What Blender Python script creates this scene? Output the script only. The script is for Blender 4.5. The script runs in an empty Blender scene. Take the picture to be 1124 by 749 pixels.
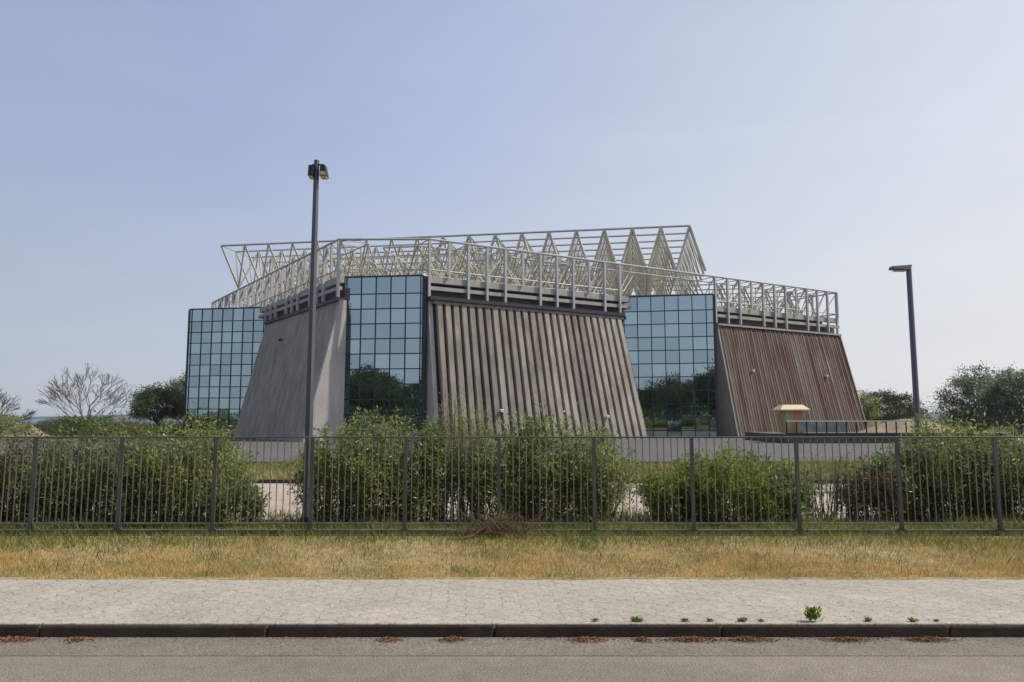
import bpy, math, random
import numpy as np
from mathutils import Vector
random.seed(7); RNG = np.random.default_rng(11)
S = bpy.context.scene; COL = S.collection
V = Vector
def R(a): return math.radians(a)

# ------------------------------------------------------------------ materials
def mat(name, col, rough=.8, spec=.3, metal=0., var=None, bump=None, coord='Object', build=None):
    """var=(scale, amount, stretch xyz)  bump=(scale,strength)"""
    m = bpy.data.materials.new(name); m.use_nodes = True
    nt = m.node_tree; N = nt.nodes; L = nt.links
    b = N['Principled BSDF']
    b.inputs['Base Color'].default_value = (*col, 1); b.inputs['Roughness'].default_value = rough
    b.inputs['Specular IOR Level'].default_value = spec; b.inputs['Metallic'].default_value = metal
    tc = N.new('ShaderNodeTexCoord'); src = tc.outputs[coord]
    if var:
        sc, am, st = var
        mp = N.new('ShaderNodeMapping'); mp.inputs['Scale'].default_value = st; L.new(src, mp.inputs[0])
        nz = N.new('ShaderNodeTexNoise'); nz.inputs['Scale'].default_value = sc; nz.inputs['Detail'].default_value = 8; nz.inputs['Roughness'].default_value = .65
        L.new(mp.outputs[0], nz.inputs['Vector'])
        mr = N.new('ShaderNodeMapRange'); mr.inputs['From Min'].default_value = .3; mr.inputs['From Max'].default_value = .7
        mr.inputs['To Min'].default_value = 1 - am; mr.inputs['To Max'].default_value = 1 + am
        L.new(nz.outputs['Fac'], mr.inputs['Value'])
        mx = N.new('ShaderNodeMix'); mx.data_type = 'RGBA'; mx.blend_type = 'MULTIPLY'; mx.inputs['Factor'].default_value = 1
        mx.inputs['A'].default_value = (*col, 1); L.new(mr.outputs[0], mx.inputs['B']); L.new(mx.outputs['Result'], b.inputs['Base Color'])
    if bump:
        nz2 = N.new('ShaderNodeTexNoise'); nz2.inputs['Scale'].default_value = bump[0]; nz2.inputs['Detail'].default_value = 5
        L.new(src, nz2.inputs['Vector'])
        bp = N.new('ShaderNodeBump'); bp.inputs['Strength'].default_value = bump[1]; bp.inputs['Distance'].default_value = .02
        L.new(nz2.outputs['Fac'], bp.inputs['Height']); L.new(bp.outputs[0], b.inputs['Normal'])
    if build: build(nt, b, src)
    return m

def leafmat(name, cols, trans=.35, rough=.55, spec=.25):
    m = bpy.data.materials.new(name); m.use_nodes = True
    nt = m.node_tree; N = nt.nodes; L = nt.links; b = N['Principled BSDF']
    b.inputs['Roughness'].default_value = rough; b.inputs['Specular IOR Level'].default_value = spec
    g = N.new('ShaderNodeNewGeometry'); cr = N.new('ShaderNodeValToRGB')
    el = cr.color_ramp.elements
    while len(el) < len(cols): el.new(.5)
    for i, c in enumerate(cols): el[i].position = i / (len(cols) - 1); el[i].color = (*c, 1)
    L.new(g.outputs['Random Per Island'], cr.inputs[0])
    oi = N.new('ShaderNodeObjectInfo'); orr = ramp(N, [(0, (.72, .80, .80)), (.5, (1, 1, 1)), (1, (1.22, 1.15, 1.0))]); L.new(oi.outputs['Random'], orr.inputs[0])
    pn = noise(nt, g.outputs['Position'], 1.1, detail=3); pr = ramp(N, [(.35, (.75, .85, .8)), (.65, (1.25, 1.15, 1.05))]); L.new(pn, pr.inputs[0])
    out = mixc(nt, 1., mixc(nt, 1., cr.outputs[0], orr.outputs[0], 'MULTIPLY'), pr.outputs[0], 'MULTIPLY'); L.new(out, b.inputs['Base Color'])
    t = N.new('ShaderNodeBsdfTranslucent'); L.new(out, t.inputs['Color'])
    mx = N.new('ShaderNodeMixShader'); mx.inputs[0].default_value = trans
    L.new(b.outputs[0], mx.inputs[1]); L.new(t.outputs[0], mx.inputs[2])
    L.new(mx.outputs[0], N['Material Output'].inputs['Surface'])
    return m

def ramp(N, pts):
    cr = N.new('ShaderNodeValToRGB'); el = cr.color_ramp.elements
    while len(el) < len(pts): el.new(.5)
    for i, (p, c) in enumerate(pts): el[i].position = p; el[i].color = (*c, 1)
    return cr
def noise(nt, src, scale, st=(1, 1, 1), detail=6, rough=.6, dist=0):
    N = nt.nodes; mp = N.new('ShaderNodeMapping'); mp.inputs['Scale'].default_value = st; nt.links.new(src, mp.inputs[0])
    nz = N.new('ShaderNodeTexNoise'); nz.inputs['Scale'].default_value = scale; nz.inputs['Detail'].default_value = detail
    nz.inputs['Roughness'].default_value = rough; nz.inputs['Distortion'].default_value = dist
    nt.links.new(mp.outputs[0], nz.inputs['Vector']); return nz.outputs['Fac']
def mixc(nt, fac, a, b, mode='MIX'):
    N = nt.nodes; mx = N.new('ShaderNodeMix'); mx.data_type = 'RGBA'; mx.blend_type = mode
    for k, v in (('Factor', fac), ('A', a), ('B', b)):
        if isinstance(v, (int, float)): mx.inputs[k].default_value = v
        elif isinstance(v, tuple): mx.inputs[k].default_value = (*v, 1)
        else: nt.links.new(v, mx.inputs[k])
    return mx.outputs['Result']
def bumpn(nt, b, h, strength, dist=.02):
    bp = nt.nodes.new('ShaderNodeBump'); bp.inputs['Strength'].default_value = strength; bp.inputs['Distance'].default_value = dist
    nt.links.new(h, bp.inputs['Height']); nt.links.new(bp.outputs[0], b.inputs['Normal'])

def b_ground(nt, b, src):
    n1 = noise(nt, src, .08); n2 = noise(nt, src, 1.3); 
    c1 = ramp(nt.nodes, [(.35, (.055, .075, .025)), (.5, (.10, .10, .045)), (.65, (.19, .15, .085))]); nt.links.new(n1, c1.inputs[0])
    c2 = ramp(nt.nodes, [(.3, (.55, .55, .55)), (.7, (1.3, 1.3, 1.3))]); nt.links.new(n2, c2.inputs[0])
    nt.links.new(mixc(nt, 1., c1.outputs[0], c2.outputs[0], 'MULTIPLY'), b.inputs['Base Color']); bumpn(nt, b, n2, .6, .08)
def b_asphalt(base):
    def f(nt, b, src):
        n1 = noise(nt, src, .5, (.35, 1.5, 1)); n2 = noise(nt, src, 55, detail=3); n3 = noise(nt, src, 4)
        c1 = ramp(nt.nodes, [(.3, tuple(x * .82 for x in base)), (.7, tuple(x * 1.15 for x in base))]); nt.links.new(n1, c1.inputs[0])
        c2 = ramp(nt.nodes, [(.32, (.5, .5, .5)), (.5, (1, 1, 1)), (.7, (1.6, 1.58, 1.5))]); nt.links.new(n2, c2.inputs[0])
        c3 = ramp(nt.nodes, [(.3, (.88, .88, .88)), (.7, (1.1, 1.1, 1.1))]); nt.links.new(n3, c3.inputs[0])
        o = mixc(nt, 1., c1.outputs[0], c2.outputs[0], 'MULTIPLY'); o = mixc(nt, 1., o, c3.outputs[0], 'MULTIPLY')
        nt.links.new(o, b.inputs['Base Color']); bumpn(nt, b, n2, .5, .01)
    return f
def b_paver(nt, b, src):
    N = nt.nodes; L = nt.links
    # wavy interlocking slabs: brick pattern on warped coordinates
    nzv = N.new('ShaderNodeTexNoise'); nzv.inputs['Scale'].default_value = 2.6; nzv.inputs['Detail'].default_value = 2; L.new(src, nzv.inputs['Vector'])
    sub = N.new('ShaderNodeVectorMath'); sub.operation = 'SUBTRACT'; L.new(nzv.outputs['Color'], sub.inputs[0]); sub.inputs[1].default_value = (.5, .5, .5)
    sc = N.new('ShaderNodeVectorMath'); sc.operation = 'SCALE'; sc.inputs['Scale'].default_value = .06; L.new(sub.outputs[0], sc.inputs[0])
    ad = N.new('ShaderNodeVectorMath'); L.new(src, ad.inputs[0]); L.new(sc.outputs[0], ad.inputs[1])
    mp0 = N.new('ShaderNodeMapping'); mp0.inputs['Rotation'].default_value = (0, 0, R(28)); L.new(ad.outputs[0], mp0.inputs[0])
    sx = N.new('ShaderNodeSeparateXYZ'); L.new(mp0.outputs[0], sx.inputs[0])
    def sine(inp, k, amp):
        m1 = N.new('ShaderNodeMath'); m1.operation = 'MULTIPLY'; L.new(inp, m1.inputs[0]); m1.inputs[1].default_value = k
        m2 = N.new('ShaderNodeMath'); m2.operation = 'SINE'; L.new(m1.outputs[0], m2.inputs[0])
        m3 = N.new('ShaderNodeMath'); m3.operation = 'MULTIPLY'; L.new(m2.outputs[0], m3.inputs[0]); m3.inputs[1].default_value = amp; return m3.outputs[0]
    def addm(a, b_):
        m1 = N.new('ShaderNodeMath'); L.new(a, m1.inputs[0]); L.new(b_, m1.inputs[1]); return m1.outputs[0]
    mp = N.new('ShaderNodeCombineXYZ'); L.new(addm(sx.outputs['X'], sine(sx.outputs['Y'], 2 * math.pi / .22, .035)), mp.inputs[0]); L.new(addm(sx.outputs['Y'], sine(sx.outputs['X'], 2 * math.pi / .28, .03)), mp.inputs[1])
    br = N.new('ShaderNodeTexBrick'); br.inputs['Scale'].default_value = 1; br.inputs['Brick Width'].default_value = .27; br.inputs['Row Height'].default_value = .25
    br.inputs['Mortar Size'].default_value = .012; br.inputs['Mortar Smooth'].default_value = .6
    br.inputs['Color1'].default_value = (.335, .305, .26, 1); br.inputs['Color2'].default_value = (.38, .345, .295, 1); br.inputs['Mortar'].default_value = (.15, .13, .10, 1)
    L.new(mp.outputs[0], br.inputs['Vector'])
    n1 = noise(nt, src, 1.1); n2 = noise(nt, src, 60, detail=3); n3 = noise(nt, src, 5.5, (1, 1, 1), 2)
    msk = ramp(N, [(.40, (.25,) * 3), (.62, (.85,) * 3)]); L.new(n3, msk.inputs[0])
    o = mixc(nt, msk.outputs[0], (.36, .325, .278), br.outputs['Color'])
    c1 = ramp(N, [(.3, (.86, .86, .86)), (.7, (1.1, 1.1, 1.1))]); L.new(n1, c1.inputs[0])
    c2 = ramp(N, [(.33, (.68, .67, .64)), (.5, (1, 1, 1)), (.68, (1.25, 1.25, 1.25))]); L.new(n2, c2.inputs[0])
    n4 = noise(nt, src, 14, detail=5); c4 = ramp(N, [(.35, (.9, .89, .87)), (.6, (1.05, 1.05, 1.05))]); L.new(n4, c4.inputs[0]); o = mixc(nt, 1., o, c4.outputs[0], 'MULTIPLY')
    o = mixc(nt, 1., o, c1.outputs[0], 'MULTIPLY'); o = mixc(nt, 1., o, c2.outputs[0], 'MULTIPLY')
    L.new(o, b.inputs['Base Color']); bumpn(nt, b, n2, .35, .01)
def b_concrete(base, streak=.35):
    def f(nt, b, src):
        n1 = noise(nt, src, 1.6, (1, 1, .08), 8, .7); n2 = noise(nt, src, .25); n3 = noise(nt, src, 9, (1, 1, .35))
        c1 = ramp(nt.nodes, [(.3, (1 - streak,) * 3), (.62, (1.1,) * 3)]); nt.links.new(n1, c1.inputs[0])
        c2 = ramp(nt.nodes, [(.3, (.85, .85, .86)), (.7, (1.1, 1.09, 1.05))]); nt.links.new(n2, c2.inputs[0])
        c3 = ramp(nt.nodes, [(.3, (.88,) * 3), (.7, (1.08,) * 3)]); nt.links.new(n3, c3.inputs[0])
        o = mixc(nt, 1., base, c1.outputs[0], 'MULTIPLY'); o = mixc(nt, 1., o, c2.outputs[0], 'MULTIPLY'); o = mixc(nt, 1., o, c3.outputs[0], 'MULTIPLY')
        nt.links.new(o, b.inputs['Base Color'])
    return f
def b_board(nt, b, src):
    N = nt.nodes; L = nt.links
    g = N.new('ShaderNodeNewGeometry')
    cr = ramp(N, [(0, (.078, .048, .043)), (.25, (.10, .074, .066)), (.5, (.115, .095, .082)), (.75, (.15, .13, .112)), (1, (.088, .052, .047))]); L.new(g.outputs['Random Per Island'], cr.inputs[0])
    n1 = noise(nt, src, .9, (1, 1, .15), 8, .7); c1 = ramp(N, [(.3, (.65,) * 3), (.68, (1.3,) * 3)]); L.new(n1, c1.inputs[0])
    n2 = noise(nt, src, .45, (1, 1, .06), 4); c2 = ramp(N, [(.4, (1.3, 1.35, 1.28)), (.6, (.82, .62, .6))]); L.new(n2, c2.inputs[0])
    o = mixc(nt, 1., cr.outputs[0], c1.outputs[0], 'MULTIPLY'); o = mixc(nt, 1., o, c2.outputs[0], 'MULTIPLY')
    L.new(o, b.inputs['Base Color'])
def b_rib(nt, b, src):
    N = nt.nodes; L = nt.links
    oi = N.new('ShaderNodeObjectInfo')
    cr = ramp(N, [(0, (.225, .205, .182)), (.5, (.28, .255, .228)), (1, (.325, .30, .268))]); L.new(oi.outputs['Random'], cr.inputs[0])
    n1 = noise(nt, src, 1.3, (1, 1, .12), 8, .7); c1 = ramp(N, [(.3, (.62, .6, .58)), (.66, (1.2,) * 3)]); L.new(n1, c1.inputs[0])
    n2 = noise(nt, src, .3); c2 = ramp(N, [(.35, (.85, .82, .8)), (.65, (1.12, 1.1, 1.08))]); L.new(n2, c2.inputs[0])
    o = mixc(nt, 1., cr.outputs[0], c1.outputs[0], 'MULTIPLY'); o = mixc(nt, 1., o, c2.outputs[0], 'MULTIPLY')
    L.new(o, b.inputs['Base Color'])

M = {}
M['ground'] = mat('dry_ground', (.1, .1, .05), .95, .1, build=b_ground)
M['asphalt'] = mat('asphalt', (.1, .1, .1), .9, .2, build=b_asphalt((.195, .17, .143)))
M['gutter'] = mat('gutter_asphalt', (.1, .1, .1), .9, .2, build=b_asphalt((.17, .15, .125)))
M['far_asphalt'] = mat('far_asphalt', (.1, .1, .1), .9, .2, build=b_asphalt((.11, .105, .105)))
M['tan_path'] = mat('tan_paving', (.3, .25, .2), .95, .1, var=(1.2, .18, (1, 1, 1)), bump=(30, .3)); 
M['tan_path'].node_tree.nodes['Mix'].inputs['A'].default_value = (.36, .30, .245, 1)
M['paver'] = mat('paver', (.4, .35, .3), .9, .2, build=b_paver)
M['kerb'] = mat('kerb_stone', (.06, .047, .034), .9, .2, var=(3, .35, (1, 1, 1)), bump=(40, .4))  # near-black tone carries the shade of the kerb face as well as grime
M['soil'] = mat('dry_soil', (.30, .235, .13), .95, .1, var=(4, .3, (1, 1, 1)), bump=(20, .5))
M['plinth'] = mat('plinth_concrete', (.12, .11, .09), .9, .2, var=(3, .5, (1, 1, 1)))
M['concA'] = mat('board_marked_concrete', (.2, .19, .17), .9, .2, build=b_concrete((.35, .315, .27), .38))
M['concL'] = mat('pale_concrete', (.3, .28, .27), .9, .2, build=b_concrete((.42, .40, .39), .2))
M['concD'] = mat('dark_concrete', (.13, .12, .11), .9, .2, build=b_concrete((.14, .125, .115), .25))
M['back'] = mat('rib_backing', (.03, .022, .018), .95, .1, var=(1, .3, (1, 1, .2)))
M['rib'] = mat('ribbed_concrete', (.25, .2, .16), .9, .2, build=b_rib)
M['board'] = mat('weathered_boards', (.15, .08, .06), .85, .2, build=b_board)
M['batten'] = mat('cladding_batten', (.24, .195, .15), .85, .2, var=(1.5, .35, (1, 1, .1)))
M['fascia'] = mat('pale_fascia', (.34, .33, .31), .7, .3, var=(.8, .15, (1, 1, .3)))
M['edge'] = mat('dark_blue_edge', (.035, .032, .055), .5, .4, var=(1, .3, (1, 1, 1)))
M['steel'] = mat('cream_painted_steel', (.50, .465, .37), .55, .4, var=(.35, .3, (1, 1, 1)))
M['post'] = mat('grey_painted_steel', (.40, .40, .40), .5, .4, var=(.8, .15, (1, 1, .3)))
M['chord'] = mat('grey_chord_steel', (.30, .30, .29), .5, .4, var=(.5, .2, (1, 1, 1)))
M['mull'] = mat('dark_blue_mullion', (.012, .022, .045), .4, .5)
M['core'] = mat('tower_core', (.09, .08, .075), .8, .3, var=(1, .2, (1, 1, .2)))
M['fpost'] = mat('dark_fence_post', (.12, .115, .115), .5, .4, metal=.2, var=(5, .3, (1, 1, .3)))
M['fence'] = mat('galvanised_fence', (.28, .265, .24), .5, .4, metal=.3, var=(5, .4, (1, 1, .3)))
M['rail'] = mat('worn_top_rail', (.17, .16, .15), .35, .5, metal=.6, var=(3, .25, (.3, 1, 1)))
M['pole'] = mat('dark_lamp_pole', (.085, .085, .10), .35, .5, metal=.1, var=(3, .2, (1, 1, .2)))
M['blk'] = mat('black_metal', (.02, .02, .022), .5, .4)
M['bluepole'] = mat('bluish_lamp_pole', (.10, .10, .15), .3, .6, metal=.4)
M['lens'] = mat('lamp_lens', (.45, .40, .24), .25, .6)
M['white'] = mat('white_metal', (.7, .7, .68), .5, .4)
M['booth'] = mat('ochre_booth', (.42, .34, .20), .7, .3, var=(2, .2, (1, 1, .5)))
M['boothdoor'] = mat('orange_door', (.52, .25, .08), .7, .3)
M['boothroof'] = mat('cream_roof', (.62, .52, .32), .7, .3, var=(2, .15, (1, 1, 1)))
M['frost'] = mat('railing_panel', (.30, .32, .27), .5, .3, var=(.7, .5, (1, 1, 1)))
M['bark'] = mat('bark', (.11, .085, .06), .95, .1, var=(6, .3, (1, 1, .3)))
M['greybark'] = mat('grey_bark', (.20, .18, .16), .95, .1, var=(6, .3, (1, 1, .3)))
M['stem'] = mat('bush_stem', (.12, .095, .06), .9, .15, var=(8, .35, (1, 1, .5)))
M['drystick'] = mat('dead_wood', (.24, .16, .105), .95, .1, var=(8, .4, (1, 1, .5)))
M['sand'] = mat('sandy_mound', (.27, .22, .165), .95, .1, var=(1.2, .3, (1, 1, 1)), bump=(6, .6))
M['brownmound'] = mat('brown_mound', (.29, .225, .165), .95, .1, var=(.6, .3, (1, 1, 1)), bump=(6, .6))
M['hill'] = mat('hill_scrub', (.05, .065, .04), .95, .1, var=(.01, .3, (1, 1, 1)))
M['sea'] = mat('sea_water', (.075, .12, .19), .45, .3, var=(.02, .12, (1, 1, 1)))
M['litter'] = mat('red_pine_litter', (.24, .12, .075), .95, .1, var=(20, .4, (1, 1, 1)))
def glass():
    m = bpy.data.materials.new('mirror_glass'); m.use_nodes = True
    nt = m.node_tree; N = nt.nodes; L = nt.links; b = N['Principled BSDF']
    b.inputs['Base Color'].default_value = (.012, .03, .035, 1); b.inputs['Roughness'].default_value = .12
    g = N.new('ShaderNodeBsdfGlossy'); g.inputs['Roughness'].default_value = .012
    ge = N.new('ShaderNodeNewGeometry'); cr = ramp(N, [(0, (.34, .435, .46)), (1, (.46, .56, .59))]); L.new(ge.outputs['Random Per Island'], cr.inputs[0]); L.new(cr.outputs[0], g.inputs['Color'])
    mx = N.new('ShaderNodeMixShader'); mx.inputs[0].default_value = .93
    L.new(b.outputs[0], mx.inputs[1]); L.new(g.outputs[0], mx.inputs[2]); L.new(mx.outputs[0], N['Material Output'].inputs['Surface'])
    return m
M['glass'] = glass()
M['ole'] = leafmat('shrub_leaves', [(.075, .115, .034), (.14, .195, .055), (.23, .285, .085), (.43, .45, .21)], .52, .4, .45)
M['ole2'] = leafmat('fresh_shrub_leaves', [(.09, .14, .03), (.17, .23, .045), (.27, .32, .075)], .52)
M['feather'] = leafmat('feathery_leaves', [(.14, .16, .065), (.22, .235, .10), (.32, .31, .16)], .5)
M['dry'] = leafmat('dry_leaves', [(.14, .10, .055), (.09, .085, .04), (.20, .15, .09), (.07, .08, .035)], .3)
M['tree'] = leafmat('tree_leaves', [(.05, .085, .03), (.10, .15, .05), (.17, .22, .085)], .3)
M['olive'] = leafmat('grey_green_leaves', [(.15, .18, .115), (.23, .26, .18), (.34, .36, .26)], .4)
M['pine'] = leafmat('pine_needles', [(.025, .045, .015), (.05, .075, .022), (.09, .115, .035)], .2)
M['gold'] = leafmat('golden_grass', [(.40, .31, .12), (.56, .41, .17), (.56, .30, .13), (.38, .34, .12), (.68, .55, .26)], .35, .7)
M['green'] = leafmat('green_grass', [(.13, .18, .04), (.22, .24, .065), (.32, .30, .10), (.10, .15, .035)], .4, .7)
M['weed'] = leafmat('weed_leaves', [(.10, .17, .02), (.16, .25, .03), (.22, .30, .06)], .4)

# ------------------------------------------------------------------ mesh helpers
class MB:
    def __init__(s): s.v = []; s.f = []
    def poly(s, pts):
        n = len(s.v); s.v += [tuple(p) for p in pts]; s.f.append(tuple(range(n, n + len(pts)))); return s
    def hexa(s, p):   # 8 pts: bottom 4 ccw, top 4
        n = len(s.v); s.v += [tuple(q) for q in p]
        for a in ((3, 2, 1, 0), (4, 5, 6, 7), (0, 1, 5, 4), (1, 2, 6, 5), (2, 3, 7, 6), (3, 0, 4, 7)): s.f.append(tuple(n + i for i in a))
        return s
    def box(s, x0, x1, y0, y1, z0, z1):
        return s.hexa([(x0, y0, z0), (x1, y0, z0), (x1, y1, z0), (x0, y1, z0), (x0, y0, z1), (x1, y0, z1), (x1, y1, z1), (x0, y1, z1)])
    def bar(s, p, q, r, n=5, r2=None, cap=True):
        p = V(p); q = V(q); d = (q - p)
        if d.length < 1e-6: return s
        d.normalize(); a = d.orthogonal().normalized(); b = d.cross(a); r2 = r if r2 is None else r2; k = len(s.v)
        for c, rr in ((p, r), (q, r2)):
            for i in range(n):
                t = 2 * math.pi * i / n; s.v.append(tuple(c + (a * math.cos(t) + b * math.sin(t)) * rr))
        for i in range(n): s.f.append((k + i, k + (i + 1) % n, k + n + (i + 1) % n, k + n + i))
        if cap: s.f.append(tuple(k + i for i in reversed(range(n)))); s.f.append(tuple(k + n + i for i in range(n)))
        return s
    def sq(s, p, q, w, h, up=(0, 0, 1)):   # rectangular bar, w sideways, h along up
        p = V(p); q = V(q); d = (q - p).normalized(); u = V(up); a = d.cross(u).normalized() * w / 2; b = a.cross(d).normalized() * h / 2
        return s.hexa([p - a - b, p + a - b, p + a + b, p - a + b, q - a - b, q + a - b, q + a + b, q - a + b])
    def build(s, name, m, parent=None, bevel=0, smooth=False):
        me = bpy.data.meshes.new(name); me.from_pydata(s.v, [], s.f); me.materials.append(m)
        if smooth: me.polygons.foreach_set('use_smooth', [True] * len(me.polygons))
        me.update(); o = bpy.data.objects.new(name, me); COL.objects.link(o)
        if parent: o.parent = parent
        if bevel:
            md = o.modifiers.new('bevel', 'BEVEL'); md.width = bevel; md.segments = 2; md.limit_method = 'ANGLE'
        return o
def tag(o, label=None, cat=None, group=None, kind=None):
    for k, v in (('label', label), ('category', cat), ('group', group), ('kind', kind)):
        if v: o[k] = v
    return o
def empty(name, loc=(0, 0, 0), rz=0, label=None, cat=None, group=None):
    o = bpy.data.objects.new(name, None); COL.objects.link(o); o.location = loc; o.rotation_euler.z = rz; o.empty_display_size = .3
    return tag(o, label, cat, group)
def struct(o): o['kind'] = 'structure'; return o

def quads_mesh(name, P, m, parent=None):      # P (N,4,3)
    n = len(P); me = bpy.data.meshes.new(name)
    me.vertices.add(4 * n); me.vertices.foreach_set('co', P.reshape(-1).astype(np.float32))
    me.loops.add(4 * n); me.loops.foreach_set('vertex_index', np.arange(4 * n, dtype=np.int32))
    me.polygons.add(n); me.polygons.foreach_set('loop_start', np.arange(0, 4 * n, 4, dtype=np.int32)); me.polygons.foreach_set('loop_total', np.full(n, 4, np.int32))
    me.materials.append(m); me.update(); me.validate()
    o = bpy.data.objects.new(name, me); COL.objects.link(o)
    if parent: o.parent = parent
    return o
def unit(a): return a / (np.linalg.norm(a, axis=1, keepdims=True) + 1e-9)
def leaves(pos, dr, ln, wd):
    n = len(pos); dr = unit(dr); side = unit(np.cross(dr, RNG.normal(size=(n, 3)))); ln = np.asarray(ln).reshape(-1, 1) * np.ones((n, 1)); wd = np.asarray(wd).reshape(-1, 1) * np.ones((n, 1))
    nrm = np.cross(dr, side)
    return np.stack([pos, pos + dr * ln * .5 + side * wd * .5 + nrm * wd * .15, pos + dr * ln, pos + dr * ln * .5 - side * wd * .5 + nrm * wd * .15], axis=1)

# ------------------------------------------------------------------ vegetation
def make_bush(name, x, y, w, h, label, cat='shrub', group=None, m='ole', z=.12, stems=70, per=80, ll=.115, lw=.03, upright=.5, lean=0, low=.04, seed=0):
    rg = np.random.default_rng(seed + 100)
    root = empty(name, (x, y, z), 0, label, cat, group)
    mb = MB(); P = []; D = []
    for i in range(stems):
        a = rg.uniform(0, 2 * math.pi); rr = math.sqrt(rg.uniform(0, 1))
        b0 = np.array([math.cos(a) * .30 * w * rr, math.sin(a) * .26 * w * rr, 0]) + np.append(rg.normal(size=2) * .05 * w, 0)
        top = np.array([math.cos(a) * w * .5 * rr * rg.uniform(.8, 1.15) + lean, math.sin(a) * w * .42 * rr, h * (1 - .42 * rr ** 3) * rg.uniform(.66, 1.0) if rg.uniform(0, 1) < .88 else rg.uniform(1.05, 1.28)])
        mid = b0 * .5 + top * .5 + np.array([math.cos(a), math.sin(a), 0]) * w * .04 * (1 - upright); mid[2] = top[2] * .55
        pts = [b0, mid, top]
        mb.bar(b0, mid, .013, 4, .010, False); mb.bar(mid, top, .011, 4, .004, False)
        k = int(per * rg.uniform(.6, 1.3)); t = low + (1 - low) * rg.uniform(0, 1, k) ** .9
        t = t[:, None]; q = (1 - t) ** 2 * b0 + 2 * t * (1 - t) * mid + t * t * top
        tang = unit((mid - b0) * (1 - t) + (top - mid) * t)
        sh = rg.normal(size=(k, 3)) * .6; d = tang * upright + sh; d[:, 2] += .25
        q = q + rg.normal(size=(k, 3)) * .055
        P.append(q); D.append(d)
        for j in range(3):                                   # side shoots
            tj = rg.uniform(.35, .95); s0 = (1 - tj) ** 2 * b0 + 2 * tj * (1 - tj) * mid + tj * tj * top
            dv = np.array([rg.normal(), rg.normal(), rg.uniform(.2, 1.2)]); dv /= np.linalg.norm(dv); L = rg.uniform(.15, .4) * h / 2.4; s1 = s0 + dv * L
            mb.bar(s0, s1, .006, 3, .003, False); kk = 16; tt = rg.uniform(.1, 1.05, kk)[:, None]
            P.append(s0 + dv * L * tt + rg.normal(size=(kk, 3)) * .03); D.append(dv * .6 + rg.normal(size=(kk, 3)) * .6)
    nc = int(stems * 1.5)                                    # leafy shoot tips filling the crown
    for i in range(nc):
        a = rg.uniform(0, 2 * math.pi); e = rg.uniform(0, 1) ** .7; rr = rg.uniform(.35, 1) ** .5
        cz = h * (.10 + (.80 + .10 * math.sin(3 * a + seed)) * e * (1 - .25 * (rr > .8))); fr = math.sqrt(max(.02, 1 - max(0, (cz / h - .38) / .66) ** 2)) * rr
        c = np.array([math.cos(a) * w * .5 * fr + lean * cz / h, math.sin(a) * w * .4 * fr, cz]); kk = int(per * .55 * rg.uniform(.4, 1.3)); sd = h * .05 * rg.uniform(.6, 1.5)
        off = rg.normal(size=(kk, 3)) * sd; P.append(c + off); D.append(off / sd * .5 + rg.normal(size=(kk, 3)) * .45 + (0, 0, .35 * upright + .15))
    P = np.concatenate(P); D = np.concatenate(D); P[:, 2] = np.maximum(P[:, 2], .04)
    n = len(P)
    quads_mesh('foliage', leaves(P, D, ll * rg.uniform(.6, 1.25, n), lw * rg.uniform(.7, 1.3, n)), M[m], root)
    mb.build('stems', M['stem'], root)
    return root

def branch(mb, tips, p, d, L, r, depth, spread, up, rg, mn=.012):
    segs = 3; q = V(p); dd = V(d)
    for i in range(segs):
        dd = (dd + V((rg.uniform(-1, 1), rg.uniform(-1, 1), rg.uniform(-1, 1) + up)) * .16).normalized(); nq = q + dd * (L / segs)
        r2 = max(mn, r * (1 - .13)); mb.bar(q, nq, r, 5 if r > .08 else 4, r2, False); q = nq; r = r2
        if depth <= 2: tips.append((q.copy(), dd.copy()))
        if depth > 0 and i == 1 and rg.random() < .7:
            s = (dd + V((rg.uniform(-1, 1), rg.uniform(-1, 1), rg.uniform(-.2, .7))).normalized() * spread * 1.1).normalized()
            branch(mb, tips, q, s, L * .62, r * .55, depth - 1, spread, up, rg, mn)
    if depth == 0: tips.append((q, dd)); return
    for k in range(2 if rg.random() < .6 else 3):
        s = (dd + V((rg.uniform(-1, 1), rg.uniform(-1, 1), rg.uniform(-.4, .6))).normalized() * spread).normalized()
        branch(mb, tips, q, s, L * rg.uniform(.66, .85), r * .68, depth - 1, spread, up, rg, mn)

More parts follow.
